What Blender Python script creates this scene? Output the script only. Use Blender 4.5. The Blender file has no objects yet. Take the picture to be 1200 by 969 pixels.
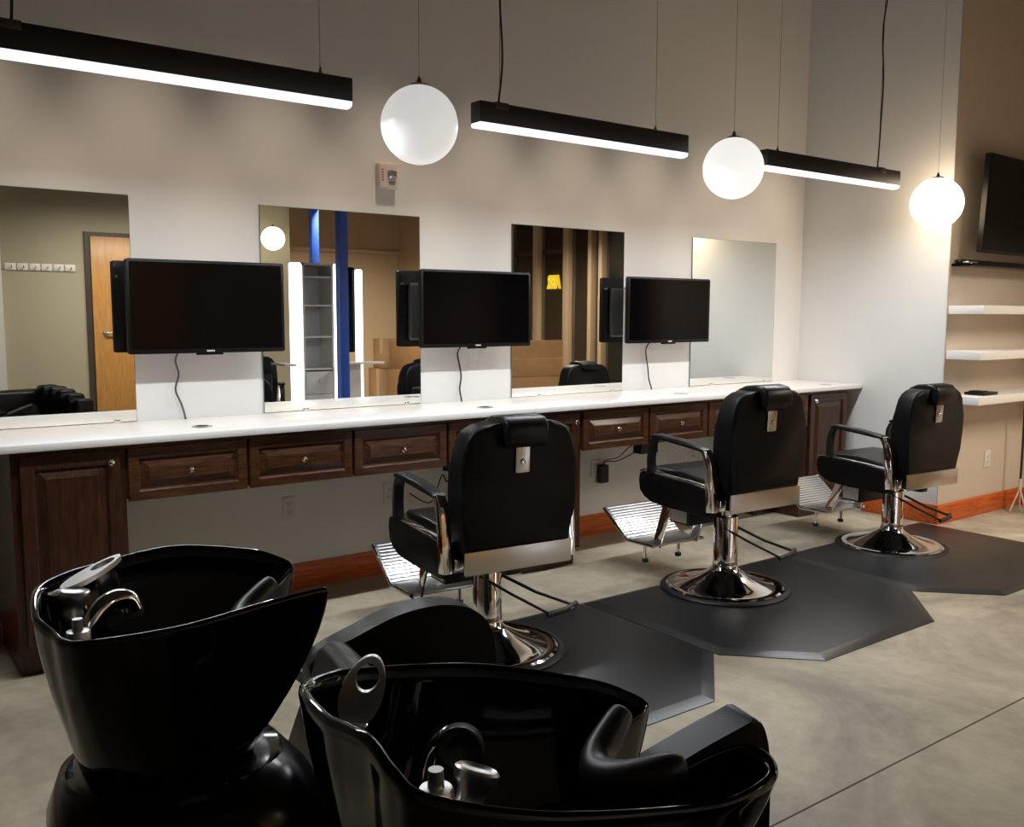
import bpy, bmesh, math, random
from mathutils import Vector, Matrix, Euler
random.seed(4)
PI = math.pi
SPOT_E = 92
S = bpy.context.scene
COL = S.collection

# ------------------------------------------------------------------ materials
def nt(name):
    m = bpy.data.materials.new(name); m.use_nodes = True
    t = m.node_tree; b = t.nodes['Principled BSDF']
    return m, t, b

def mat(name, col, rough=.5, metal=0., bump=0., bscale=60., var=0., vscale=3., coat=0., spec=.5, trans=0., emit=None, es=0.,
        rvar=0., stretch=(1, 1, 1)):
    m, t, b = nt(name)
    b.inputs['Base Color'].default_value = (*col, 1)
    b.inputs['Roughness'].default_value = rough
    b.inputs['Metallic'].default_value = metal
    b.inputs['Specular IOR Level'].default_value = spec
    b.inputs['Coat Weight'].default_value = coat
    b.inputs['Coat Roughness'].default_value = .05
    b.inputs['Transmission Weight'].default_value = trans
    if emit:
        b.inputs['Emission Color'].default_value = (*emit, 1); b.inputs['Emission Strength'].default_value = es
    tc = t.nodes.new('ShaderNodeTexCoord'); mp = t.nodes.new('ShaderNodeMapping')
    mp.inputs['Scale'].default_value = stretch
    t.links.new(tc.outputs['Object'], mp.inputs['Vector'])
    if var or rvar:
        n = t.nodes.new('ShaderNodeTexNoise'); n.inputs['Scale'].default_value = vscale; n.inputs['Detail'].default_value = 5
        t.links.new(mp.outputs[0], n.inputs['Vector'])
        if var:
            r = t.nodes.new('ShaderNodeValToRGB')
            r.color_ramp.elements[0].position = .3; r.color_ramp.elements[1].position = .7
            r.color_ramp.elements[0].color = (*[c * (1 - var) for c in col], 1)
            r.color_ramp.elements[1].color = (*[min(1, c * (1 + var)) for c in col], 1)
            t.links.new(n.outputs['Fac'], r.inputs[0]); t.links.new(r.outputs[0], b.inputs['Base Color'])
        if rvar:
            q = t.nodes.new('ShaderNodeMapRange')
            q.inputs['To Min'].default_value = rough - rvar; q.inputs['To Max'].default_value = rough + rvar
            t.links.new(n.outputs['Fac'], q.inputs['Value']); t.links.new(q.outputs[0], b.inputs['Roughness'])
    if bump:
        n2 = t.nodes.new('ShaderNodeTexNoise'); n2.inputs['Scale'].default_value = bscale; n2.inputs['Detail'].default_value = 3
        bp = t.nodes.new('ShaderNodeBump'); bp.inputs['Strength'].default_value = bump; bp.inputs['Distance'].default_value = .002
        t.links.new(mp.outputs[0], n2.inputs['Vector']); t.links.new(n2.outputs['Fac'], bp.inputs['Height'])
        t.links.new(bp.outputs[0], b.inputs['Normal'])
    return m

def wood(name, dark, light, stretch, rough=.35, coat=.3):
    m, t, b = nt(name)
    tc = t.nodes.new('ShaderNodeTexCoord'); mp = t.nodes.new('ShaderNodeMapping')
    mp.inputs['Scale'].default_value = stretch
    n = t.nodes.new('ShaderNodeTexNoise'); n.inputs['Scale'].default_value = 6; n.inputs['Detail'].default_value = 8
    n.inputs['Distortion'].default_value = .6
    r = t.nodes.new('ShaderNodeValToRGB')
    r.color_ramp.elements[0].position = .3; r.color_ramp.elements[0].color = (*dark, 1)
    r.color_ramp.elements[1].position = .75; r.color_ramp.elements[1].color = (*light, 1)
    t.links.new(tc.outputs['Object'], mp.inputs[0]); t.links.new(mp.outputs[0], n.inputs['Vector'])
    t.links.new(n.outputs['Fac'], r.inputs[0]); t.links.new(r.outputs[0], b.inputs['Base Color'])
    b.inputs['Roughness'].default_value = rough; b.inputs['Coat Weight'].default_value = coat
    b.inputs['Specular IOR Level'].default_value = .25; b.inputs['Coat Roughness'].default_value = .16
    return m

def concrete():
    m, t, b = nt('stained_concrete')
    tc = t.nodes.new('ShaderNodeTexCoord')
    n = t.nodes.new('ShaderNodeTexNoise'); n.inputs['Scale'].default_value = 1.6; n.inputs['Detail'].default_value = 7
    n.inputs['Roughness'].default_value = .6; n.inputs['Distortion'].default_value = .8
    r = t.nodes.new('ShaderNodeValToRGB'); e = r.color_ramp.elements
    e[0].position = .32; e[0].color = (.215, .185, .14, 1)
    e[1].position = .68; e[1].color = (.50, .435, .32, 1)
    k = e.new(.5); k.color = (.36, .312, .228, 1)
    n2 = t.nodes.new('ShaderNodeTexNoise'); n2.inputs['Scale'].default_value = 14; n2.inputs['Detail'].default_value = 6
    mx = t.nodes.new('ShaderNodeMix'); mx.data_type = 'RGBA'; mx.blend_type = 'OVERLAY'; mx.inputs['Factor'].default_value = .25
    t.links.new(tc.outputs['Object'], n.inputs['Vector']); t.links.new(tc.outputs['Object'], n2.inputs['Vector'])
    t.links.new(n.outputs['Fac'], r.inputs[0]); t.links.new(r.outputs[0], mx.inputs['A']); t.links.new(n2.outputs['Fac'], mx.inputs['B'])
    t.links.new(mx.outputs['Result'], b.inputs['Base Color'])
    q = t.nodes.new('ShaderNodeMapRange'); q.inputs['To Min'].default_value = .38; q.inputs['To Max'].default_value = .62
    t.links.new(n.outputs['Fac'], q.inputs['Value']); t.links.new(q.outputs[0], b.inputs['Roughness'])
    return m

M = dict(
    white_wall=mat('white_wall_paint', (.78, .765, .735), .7, bump=.15, bscale=180),
    beige_wall=mat('beige_wall_paint', (.62, .53, .43), .7, bump=.15, bscale=180),
    olive_wall=mat('olive_wall_paint', (.40, .36, .26), .7, bump=.1, bscale=180),
    brown_wall=mat('brown_wall_paint', (.42, .31, .20), .7, bump=.1, bscale=180),
    ceiling=mat('ceiling_paint', (.03, .028, .026), .9, bump=.2, bscale=90),
    floor=concrete(),
    joint=mat('floor_joint', (.07, .06, .05), .8),
    base_wood=wood('orange_stained_wood', (.42, .075, .014), (.72, .17, .035), (1, 12, 12), .4, .2),
    wood_h=wood('dark_cherry_wood_horizontal', (.030, .009, .004), (.10, .038, .014), (1.5, 14, 14)),
    wood_v=wood('dark_cherry_wood_vertical', (.020, .0065, .0035), (.068, .024, .010), (14, 14, 1.5)),
    wood_in=mat('cabinet_dark_wood', (.02, .01, .006), .6),  # even dark brown wood tone
    quartz=mat('white_countertop', (.86, .84, .81), .28, var=.02, vscale=30),
    mirror=mat('mirror_silver', (.90, .915, .89), .0, 1.),
    mirror_edge=mat('mirror_edge_glass', (.12, .2, .17), .15),
    tv_body=mat('tv_black_plastic', (.004, .004, .0045), .35, spec=.3),
    tv_screen=mat('tv_glossy_screen', (.0015, .0015, .002), .10, spec=.14),
    tv_back=mat('tv_back_plastic', (.03, .035, .038), .45, bump=.2, bscale=200),
    logo=mat('silver_print', (.5, .5, .52), .4),
    leather=mat('black_vinyl', (.004, .004, .0045), .42, bump=.15, bscale=260, spec=.14),
    leather_s=mat('black_smooth_vinyl', (.006, .0062, .007), .34, bump=.1, bscale=220, spec=.24),
    chrome=mat('polished_chrome', (.82, .82, .83), .06, 1.),
    steel=mat('brushed_steel', (.62, .61, .59), .28, 1., bump=.1, bscale=90, stretch=(1, 1, 20)),
    ribbed=mat('bright_aluminium', (.8, .8, .8), .25, 1.),
    black_metal=mat('black_metal', (.01, .01, .01), .4, .2),
    rubber=mat('black_rubber', (.010, .010, .011), .5, bump=.2, bscale=200),
    mat_rubber=mat('anti_fatigue_mat_vinyl', (.011, .012, .0135), .36, bump=.12, bscale=150, rvar=.03, vscale=20, spec=.6),
    gloss=mat('gloss_black_porcelain', (.0012, .001, .001), .07, spec=.42),
    gloss_base=mat('gloss_black_plastic', (.0015, .0015, .0015), .2, spec=.3),
    neckrubber=mat('grey_black_neck_rubber', (.028, .027, .026), .38),
    fixture=mat('fixture_dark_paint', (.022, .019, .021), .45),
    plate=mat('white_plastic', (.72, .70, .66), .4),
    plate_slot=mat('dark_slot', (.02, .02, .02), .6),
    shelf=mat('white_laminate', (.85, .82, .78), .35),
    cord=mat('dark_cord', (.015, .014, .013), .6),
    cordgrey=mat('grey_cord', (.10, .10, .10), .5),
    cordlight=mat('pale_cord', (.45, .42, .38), .5),
    alarm=mat('alarm_white_plastic', (.72, .62, .55), .45),
    alarm_red=mat('alarm_red_print', (.5, .12, .1), .5),
    lens=mat('strobe_lens', (.45, .45, .45), .1, .6),
    oak=wood('honey_oak_door', (.46, .22, .06), (.62, .32, .10), (8, 8, .8), .35, .2),
    frame=mat('dark_bronze_frame', (.05, .035, .025), .45),
    satin=mat('satin_chrome', (.80, .80, .80), .36, 1.),
    nickel=mat('satin_nickel', (.6, .58, .54), .25, 1.),
    blue=mat('blue_paint', (.018, .085, .48), .45),
    cardboard=mat('cardboard', (.42, .22, .085), .8, var=.08, vscale=8),
    tape=mat('packing_tape', (.5, .34, .18), .3),
    tower=mat('white_melamine', (.74, .73, .69), .4),
    mullion=mat('tan_mullion_paint', (.40, .29, .18), .5),
    mull_dark=mat('dark_bronze_mullion', (.03, .03, .03), .3),
    glass=mat('window_glass', (.9, .92, .92), .0, trans=1.),
    wood_leg=mat('pale_stand_paint', (.6, .55, .48), .5),
    asphalt=mat('outside_asphalt', (.03, .03, .03), .9, var=.3, vscale=4),
    blue_plastic=mat('blue_plastic', (.02, .03, .25), .4),
)
def emis(name, col, s):
    m, t, b = nt(name)
    b.inputs['Base Color'].default_value = (.8, .8, .8, 1)
    b.inputs['Emission Color'].default_value = (*col, 1); b.inputs['Emission Strength'].default_value = s
    b.inputs['Roughness'].default_value = .3
    return m

# ------------------------------------------------------------------ geometry helper
class G:
    def __init__(s): s.bm = bmesh.new()
    def _bev(s, fs, b, seg=2, only=None):
        if b <= 0: return
        es = set()
        for f in fs:
            for e in f.edges: es.add(e)
        if only: es = {e for e in es if only(e)}
        bmesh.ops.bevel(s.bm, geom=list(es), offset=b, segments=seg, profile=.5, affect='EDGES', clamp_overlap=True)
    def box(s, x0, x1, y0, y1, z0, z1, b=0., seg=2, X=None):
        c = [(x0, y0, z0), (x1, y0, z0), (x1, y1, z0), (x0, y1, z0), (x0, y0, z1), (x1, y0, z1), (x1, y1, z1), (x0, y1, z1)]
        vs = [s.bm.verts.new(X @ Vector(p) if X else p) for p in c]
        fs = [s.bm.faces.new([vs[i] for i in q]) for q in ((3, 2, 1, 0), (4, 5, 6, 7), (0, 1, 5, 4), (1, 2, 6, 5), (2, 3, 7, 6), (3, 0, 4, 7))]
        s._bev(fs, b, seg); return s
    def loft(s, rings, cap0=True, cap1=True, closed=True):
        R = [[s.bm.verts.new(p) for p in r] for r in rings]
        n = len(R[0]); fs = []
        for a, b in zip(R, R[1:]):
            for i in range(n if closed else n - 1):
                j = (i + 1) % n
                fs.append(s.bm.faces.new((a[i], a[j], b[j], b[i])))
        if cap0: fs.append(s.bm.faces.new(R[0][::-1]))
        if cap1: fs.append(s.bm.faces.new(R[-1]))
        return s
    def lathe(s, prof, n=48, X=None, cap=True):
        rings = []
        for r, z in prof:
            rings.append([(X @ Vector((r * math.cos(a), r * math.sin(a), z)) if X else Vector((r * math.cos(a), r * math.sin(a), z)))
                          for a in [2 * PI * i / n for i in range(n)]])
        s.loft(rings, cap, cap); return s
    def prism(s, poly, c0, c1, axis='y', b=0., seg=3, X=None):
        def P(a, bb, c):
            v = {'y': Vector((a, c, bb)), 'x': Vector((c, a, bb)), 'z': Vector((a, bb, c))}[axis]
            return X @ v if X else v
        r0 = [s.bm.verts.new(P(a, q, c0)) for a, q in poly]; r1 = [s.bm.verts.new(P(a, q, c1)) for a, q in poly]
        n = len(poly); f0 = s.bm.faces.new(r0); f1 = s.bm.faces.new(r1[::-1])
        for i in range(n):
            j = (i + 1) % n; s.bm.faces.new((r0[j], r0[i], r1[i], r1[j]))
        if b > 0:
            es = list(set(list(f0.edges) + list(f1.edges)))
            bmesh.ops.bevel(s.bm, geom=es, offset=b, segments=seg, profile=.5, affect='EDGES', clamp_overlap=True)
        return s
    def tube(s, pts, r, n=8, closed=False, flat=1.0):
        pts = [Vector(p) for p in pts]; m = len(pts); rings = []
        prev = None
        for i, p in enumerate(pts):
            if closed: t = pts[(i + 1) % m] - pts[i - 1]
            else: t = pts[min(i + 1, m - 1)] - pts[max(i - 1, 0)]
            t.normalize()
            if prev is None:
                u = t.orthogonal().normalized() if abs(t.z) > .95 else t.cross(Vector((0, 0, 1))).normalized()
            else:
                u = (prev - t * prev.dot(t)).normalized()
            prev = u; w = t.cross(u)
            rr = r[i] if isinstance(r, (list, tuple)) else r
            rings.append([p + u * math.cos(a) * rr + w * math.sin(a) * rr * flat for a in [2 * PI * k / n for k in range(n)]])
        if closed:
            R = [[s.bm.verts.new(p) for p in q] for q in rings]
            for i in range(m):
                a, b = R[i], R[(i + 1) % m]
                for k in range(n):
                    j = (k + 1) % n; s.bm.faces.new((a[k], a[j], b[j], b[k]))
        else: s.loft(rings)
        return s
    def ball(s, c, r, sc=(1, 1, 1), u=32, v=20):
        X = Matrix.Translation(c) @ Matrix.Diagonal((*sc, 1))
        bmesh.ops.create_uvsphere(s.bm, u_segments=u, v_segments=v, radius=r, matrix=X); return s
    def rect_relief(s, x0, x1, z0, z1, levels, X=None):
        # nested rectangles (inset, y): a moulded cabinet front facing -y
        rings = []
        for ins, y in levels:
            r = [(x0 + ins, y, z0 + ins), (x1 - ins, y, z0 + ins), (x1 - ins, y, z1 - ins), (x0 + ins, y, z1 - ins)]
            rings.append([X @ Vector(p) for p in r] if X else r)
        s.loft(rings); return s
    def done(s, name, m, parent=None, ang=38, smooth=True, loc=None, rot=None):
        bmesh.ops.recalc_face_normals(s.bm, faces=s.bm.faces)
        me = bpy.data.meshes.new(name); s.bm.to_mesh(me); s.bm.free()
        me.materials.append(m)
        if smooth:
            me.polygons.foreach_set('use_smooth', [True] * len(me.polygons))
            me.set_sharp_from_angle(angle=math.radians(ang))
        o = bpy.data.objects.new(name, me); COL.objects.link(o)
        if parent: o.parent = parent
        if loc: o.location = loc
        if rot: o.rotation_euler = rot
        return o

def tag(o, label, cat, group=None, kind=None):
    if label: o['label'] = label
    if cat: o['category'] = cat
    if group: o['group'] = group
    if kind: o['kind'] = kind
    return o
def thing(name, label, cat, loc=(0, 0, 0), rz=0, group=None):
    o = bpy.data.objects.new(name, None); o.empty_display_size = .05; COL.objects.link(o)
    o.location = loc; o.rotation_euler = (0, 0, rz)
    return tag(o, label, cat, group)
def struct(g, name, m, **k):
    o = g.done(name, m, **k); o['kind'] = 'structure'; return o
def copy_tree(o, parent=None, top=True):
    c = o.copy(); COL.objects.link(c)
    if parent: c.parent = parent
    for ch in list(o.children): copy_tree(ch, c)
    return c
def spline(P, n, closed=True):
    P = [Vector(p) for p in P]; m = len(P); out = []
    seg = m if closed else m - 1
    for i in range(n):
        t = i / n * seg if closed else i / (n - 1) * seg
        k = min(int(t), seg - 1); f = t - k
        g = (lambda j: P[j % m]) if closed else (lambda j: P[max(0, min(m - 1, j))])
        a, b, c, d = g(k - 1), g(k), g(k + 1), g(k + 2)
        out.append(.5 * ((2 * b) + (c - a) * f + (2 * a - 5 * b + 4 * c - d) * f * f + (3 * b - a - 3 * c + d) * f ** 3))
    return out
def rrect(x0, x1, z0, z1, r, n=6):
    pts = []
    for cx, cz, a0 in ((x1 - r, z1 - r, 0), (x0 + r, z1 - r, 90), (x0 + r, z0 + r, 180), (x1 - r, z0 + r, 270)):
        for i in range(n + 1):
            a = math.radians(a0 + 90 * i / n); pts.append((cx + r * math.cos(a), cz + r * math.sin(a)))
    return pts

# ------------------------------------------------------------------ camera (fitted to the photograph)
cam_d = bpy.data.cameras.new('camera'); cam = bpy.data.objects.new('camera', cam_d); COL.objects.link(cam)
R_ = Vector((.80286, -.59616, .00334)); U_ = Vector((.06079, .08744, .99431)); F_ = Vector((.59306, .79809, -.10644))
mw = Matrix((( R_.x, U_.x, -F_.x, 0.), (R_.y, U_.y, -F_.y, -4.3186), (R_.z, U_.z, -F_.z, 1.383), (0, 0, 0, 1)))
cam.matrix_world = mw
cam_d.sensor_width = 36; cam_d.lens = 1087.443 / 1200 * 36; cam_d.clip_start = .05
S.camera = cam

# ------------------------------------------------------------------ setting
LX, WY, RX, BY, H = 5.891, -1.13, 7.03, -6.2, 3.9
struct(G().box(-3.2, 12, -10, .2, -.12, 0), 'floor', M['floor'], smooth=False)
struct(G().box(-3.2, 7.2, -8.3, .2, H, H + .12), 'ceiling', M['ceiling'], smooth=False)
struct(G().box(-3.2, LX, 0, .14, 0, H), 'wall_back', M['white_wall'], smooth=False)
struct(G().box(LX, LX + .14, WY, .14, 0, H), 'wall_right', M['white_wall'], smooth=False)
struct(G().box(LX + .14, RX, WY, WY + .13, 0, H), 'wall_alcove', M['beige_wall'], smooth=False)
struct(G().box(LX, LX + .14, WY - .002, WY + .002, .0, H), 'trim_1', M['beige_wall'], smooth=False)
struct(G().box(RX, RX + .14, -2.85, WY + .13, 0, H), 'wall_alcove_side', M['beige_wall'], smooth=False)
struct(G().box(-3.34, -3.2, -6.3, .2, 0, H), 'wall_left', M['brown_wall'], smooth=False)
struct(G().box(-3.2, 1.46, -6.2, -6.06, 0, H), 'wall_front_left', M['white_wall'], smooth=False)
struct(G().box(1.46, 4.52, BY - .14, BY, 0, H), 'wall_front', M['olive_wall'], smooth=False)
struct(G().box(4.38, 4.52, -8.1, BY - .14, 0, H), 'wall_front_return', M['brown_wall'], smooth=False)
struct(G().box(4.52, RX + .14, -8.2, -8.06, 0, 2.28), 'wall_front_right', M['brown_wall'], smooth=False)
struct(G().box(4.52, RX + .14, -8.24, -8.0, 2.28, H).box(4.52, RX, -8.0, -7.97, 2.26, 2.31), 'wall_front_header', M['brown_wall'], smooth=False)
# storefront windows along x = RX, mullions of tan painted metal
ys = [-2.93, -3.50, -3.68, -4.10, -4.67, -5.24, -5.81]
for i, y in enumerate(ys):
    w = .05 if i not in (1, 2) else .03
    nx = ys[i + 1] if i + 1 < len(ys) else None
    g = G(); g.box(RX - .02, RX + .1, y - w, y + w, 0, 3.2, .004)
    if nx:
        g.box(RX, RX + .1, nx + .03, y, 0, .1); g.box(RX, RX + .1, nx + .03, y, 3.12, 3.2)
    wf = struct(g, 'window_%d' % (i + 1), M['mullion'])
    if nx:
        p = G().box(RX + .045, RX + .053, nx + .05, y - .05 if i not in (1, 2) else y - .03, .1, 3.12).done('pane', M['glass'], wf, smooth=False)
        if i > 2: G().box(RX + .06, RX + .09, nx + .05, y - .05, 2.10, 2.15).done('transom', M['mull_dark'], wf, smooth=False)
struct(G().box(RX, RX + .14, -5.8, -2.85, 3.2, H), 'wall_window_header', M['beige_wall'], smooth=False)
struct(G().box(RX, RX + .14, -8.06, -5.86, 0, H), 'wall_window_side', M['brown_wall'], smooth=False)
struct(G().box(12, 12.1, -14, 2, 0, 4).box(12.1, 12.2, -14, 2, 4, 6), 'wall_outside', M['asphalt'], smooth=False)

def baseboard(name, x0, x1, y0, y1):
    g = G(); g.box(x0, x1, y0, y1, 0, .118); g.box(x0, x1, y0 + (.004 if y1 - y0 < .1 else 0), y1, .118, .13)
    return struct(g, name, M['base_wood'], smooth=False)
baseboard('baseboard_back', -3.2, .53, -.016, 0)
for x0, x1 in ((.94, 2.93), (3.31, 5.31)): struct(G().box(x0, x1, -.016, 0, 0, .13, .003), 'baseboard_under_counter', M['base_wood'])
struct(G().box(LX - .016, LX, WY, -.58, 0, .13, .003), 'baseboard_right', M['base_wood'])
struct(G().box(LX - .016, RX, WY - .018, WY - .002, 0, .13, .003), 'baseboard_alcove', M['base_wood'])
struct(G().box(RX - .016, RX, -2.85, WY - .018, 0, .13, .003), 'baseboard_alcove_side', M['base_wood'])
struct(G().box(1.46, 2.24, BY, BY + .016, 0, .13, .003), 'baseboard_front', M['base_wood'])
# saw-cut joint in the slab
g = G(); g.box(-3, 7, -2.826, -2.820, -.002, .0006)
struct(g, 'trim_2', M['joint'], smooth=False)

# ------------------------------------------------------------------ counter run
ct = G(); ct.box(.30, LX - .003, -.546, -.001, .87, .90, .004)
tag(ct.done('countertop', M['quartz']), 'long white stone countertop on the dark wood cabinets under the mirrors', 'countertop')
def knob(parent, x, y, z):
    X = Matrix.Translation((x, y, z)) @ Matrix.Rotation(PI / 2, 4, 'X')
    G().lathe([(.004, 0), (.004, .012), (.012, .016), (.0135, .022), (.010, .027), (.003, .029)], 20, X).done('knob', M['chrome'], parent)
def front(g, x0, x1, z0, z1, y=-.52, fw=.05):
    g.rect_relief(x0, x1, z0, z1, [(0, y + .02), (0, y + .003), (.003, y), (fw - .006, y), (fw, y + .004), (fw + .002, y + .011),
                                   (fw + .008, y + .011), (fw + .034, y + .001), (fw + .038, y - .001)])
def cabinet(x0, x1, label, knob_right=True, side=0):
    t = thing('base_cabinet', label, 'cabinet', ((x0 + x1) / 2, 0, 0), 0, 'tall cabinets under the counter')
    w = (x1 - x0) / 2
    g = G(); g.box(-w, w, -.50, -.018, .10, .868); g.box(-w + .01, w - .01, -.46, -.02, 0, .10)
    g.done('body', M['wood_v'], t, smooth=False)
    g = G(); front(g, -w + .028, w - .022, .125, .848); d = g.done('door', M['wood_v'], t, ang=20)
    knob(d, (w - .06) if knob_right else (-w + .06), -.52, .805)
cabinet(.53, .935, 'dark cherry wood cabinet with raised panel door at the left end of the counter')
cabinet(2.93, 3.305, 'dark wood cabinet mid counter, behind the nearest barber chair')
cabinet(5.31, 5.775, 'dark wood cabinet at the right end of the counter against the side wall', knob_right=False)
dr = [(.935, 1.429), (1.429, 1.923), (1.923, 2.433), (2.433, 2.930), (3.305, 3.813), (3.813, 4.315), (4.315, 4.813), (4.813, 5.310)]
dl = ['dark wood drawer beside the leftmost cabinet, below the first TV cable',
      'second dark wood drawer from the left, above the lone white outlet',
      'third dark wood drawer from the left, left of the nearest barber chair armrest',
      'dark wood drawer partly hidden by the nearest barber chair back',
      'dark wood drawer right of the mid counter cabinet, above the plugged in adapter',
      'dark wood drawer above the armrest of the middle barber chair',
      'dark wood drawer mostly hidden by the left edge of the middle barber chair back',
      'dark wood drawer hidden behind the middle barber chair, next to the end cabinet']
for (a, b), l in zip(dr, dl):
    t = thing('drawer_unit', l, 'drawer', ((a + b) / 2, 0, .64), 0, 'drawers under the white countertop')
    w = (b - a) / 2
    G().box(-w, w, -.499, -.0005, 0.008, .2299).done('body', M['wood_h'], t, smooth=False)
    g = G(); front(g, -w + .006, w - .006, 0, .212, fw=.042); d = g.done('drawer_front', M['wood_h'], t, ang=20)
    knob(d, 0, -.52, .106)

# mirrors
mx = [(.225, 1.114, 'large frameless mirror at the left end, reflecting an oak door'),
      (1.706, 2.589, 'frameless mirror reflecting a white shelf tower and blue columns'),
      (3.199, 4.076, 'frameless mirror reflecting dark night windows with tan mullions'),
      (4.698, 5.576, 'frameless mirror nearest the corner, reflecting plain pale wall')]
for a, b, l in mx:
    t = thing('wall_mirror', l, 'mirror', ((a + b) / 2, 0, .9), 0, 'frameless mirrors standing on the counter'); w = (b - a) / 2
    G().box(-w, w, -.007, -.0015, .0015, .995).done('backing', M['mirror_edge'], t, smooth=False)
    G().box(-w + .002, w - .002, -.0085, -.0071, .0035, .993).done('glass', M['mirror'], t, smooth=False)
    for dx in (-w + .2, w - .1): G().box(dx, dx + .03, -.014, -.0086, .0015, .012, .002).done('clip', M['chrome'], t)

# TVs over the counter
def tv(x, w, label, cable):
    t = thing('television', label, 'television', (x, 0, 1.41), 0, 'black televisions between the mirrors')
    g = G(); g.prism(rrect(-w / 2, w / 2, -.205, .205, .008), -.142, -.112, 'y', .003); g.done('bezel', M['tv_body'], t)
    G().box(-w / 2 + .012, w / 2 - .012, -.1435, -.1421, -.185, .193).done('screen', M['tv_screen'], t, smooth=False)
    G().box(-w / 2 + .05, w / 2 - .05, -.112, -.075, -.17, .14, .02, 3).done('rear_housing', M['tv_back'], t)
    G().box(-.06, .06, -.135, -.12, -.214, -.204, .002).done('logo_chin', M['tv_body'], t)
    G().box(-.018, .018, -.1432, -.1421, -.199, -.192).done('logo', M['logo'], t, smooth=False)
    G().box(-.1, .1, -.075, -.0015, -.08, .08, .004).done('wall_bracket', M['black_metal'], t)
    g = G(); g.box(-w / 2 + .01, -w / 2 + .018, -.1116, -.09, .13, .14)
    g.done('mount_screw', M['steel'], t)
    px = spline([(*cable[0], 0)] + [(*c, 0) for c in cable[1:]], 20, False)
    g = G(); g.tube([(p.x - x, p.y, -1.41 + q) for p, q in zip(px, [1.24 - .339 * i / 19 for i in range(20)])], .0045, 8)
    g.done('power_cable', M['cordgrey'] if x < 2 else M['cord'], t)
tv(1.41, .705, 'leftmost black flat TV on the mirror wall, reflecting a small warm light', [(1.30, -.07), (1.285, -.03), (1.300, -.02), (1.282, -.025), (1.305, -.03), (1.315, -.05)])
tv(2.873, .715, 'middle black flat TV on the mirror wall, between shelf tower and window reflections', [(2.83, -.07), (2.812, -.03), (2.83, -.02), (2.838, -.025), (2.825, -.03), (2.825, -.05)])
tv(4.36, .735, 'rightmost black flat TV over the counter, overlapping the corner mirror', [(4.28, -.07), (4.262, -.03), (4.275, -.02), (4.285, -.025), (4.29, -.03), (4.297, -.05)])

# grommets on the counter
for x, y, l in ((1.286, -.367, 'dark cable grommet in the counter under the leftmost TV'), (2.75, -.383, 'dark cable grommet in the counter under the middle TV'),
                (4.22, -.38, 'cable grommet in the counter under the rightmost TV'), (5.61, -.44, 'cable grommet in the counter near the side wall')):
    t = thing('cable_grommet', l, 'grommet', (x, y, .9), 0, 'cable grommets in the countertop')
    G().lathe([(.026, 0), (.043, .0), (.043, .003), (.038, .0045), (.030, .0045), (.026, .002)], 32, cap=False).done('ring', M['steel'] if x < 4 else M['logo'], t)
    G().lathe([(.0285, 0.0002), (.0285, .0022), (.001, .0024)], 24).done('cap', M['plate_slot'] if x < 4 else M['logo'], t)

# outlets
def outlet(x, y, z, label, w=.07, h=.115):
    t = thing('wall_outlet', label, 'outlet', (x, y, z), 0, 'white duplex outlets')
    g = G(); g.prism(rrect(-w / 2, w / 2, -h / 2, h / 2, .006, 3), -.006, -.0005, 'y', .002); g.done('cover_plate', M['plate'], t)
    for s in (-1, 1):
        g = G(); g.prism(rrect(-.017, .017, s * .0215 - .014, s * .0215 + .014, .008, 4), -.008, -.006, 'y', .0005); f = g.done('socket', M['plate'], t)
        for dx in (-.007, .007): G().box(dx - .0015, dx + .0015, -.0084, -.0079, s * .0215 - .002, s * .0215 + .007).done('slot', M['plate_slot'], f, smooth=False)
        G().box(-.0025, .0025, -.0084, -.0079, s * .0215 - .010, s * .0215 - .006).done('slot', M['plate_slot'], f, smooth=False)
outlet(1.822, 0, .418, 'lone white wall outlet under the counter, left of the barber chairs', .066, .112)
outlet(2.392, 0, .43, 'white wall outlet just left of the nearest barber chair armrest')
outlet(3.862, 0, .42, 'white wall outlet with a black adapter plugged in', .075, .11)
outlet(4.747, 0, .44, 'white wall outlet seen between armrest and back of the middle barber chair')
outlet(6.53, WY, .385, 'white outlet on the beige wall below the floating shelves', .085, .12)

t = thing('power_adapter', 'black power adapter plugged into the outlet below the counter', 'adapter', (3.905, -.0085, .39))
G().box(-.034, .034, -.038, 0, -.062, .052, .006).done('body', M['rubber'], t)
G().tube(spline([(0, -.02, .05), (.01, -.04, .075), (.06, -.08, .08), (.05, -.2, .13), (.02, -.33, .19), (-.01, -.42, .215)], 24, False), .0035, 6).done('cord', M['cord'], t)
G().tube(spline([(-.01, -.02, .05), (-.01, -.05, .085), (.08, -.07, .10), (.12, -.13, .17), (.06, -.30, .215), (.0, -.42, .235)], 24, False), .003, 6).done('cord', M['cord'], t)
G().box(3.78, 3.92, -.49, -.42, .575, .646, .006).done('power_brick', M['rubber'])
tag(bpy.data.objects['power_brick'], 'black power brick fixed under a drawer beside the middle barber chair', 'power brick')
g = G(); g.tube(spline([(2.80, -.03, .646), (2.82, -.02, .55), (2.74, -.03, .46), (2.70, -.04, .50), (2.62, -.05, .36), (2.50, -.03, .42)], 36, False), .0035, 6)
g.tube(spline([(2.84, -.04, .646), (2.86, -.03, .50), (2.80, -.03, .56), (2.78, -.03, .47), (2.85, -.03, .53)], 30, False), .0035, 6)
g.box(2.72, 2.78, -.045, -.015, .52, .55, .004)
tag(g.done('tangled_cable', M['cord']), 'tangled black cables hanging under the counter behind the nearest barber chair', 'cable')

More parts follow.
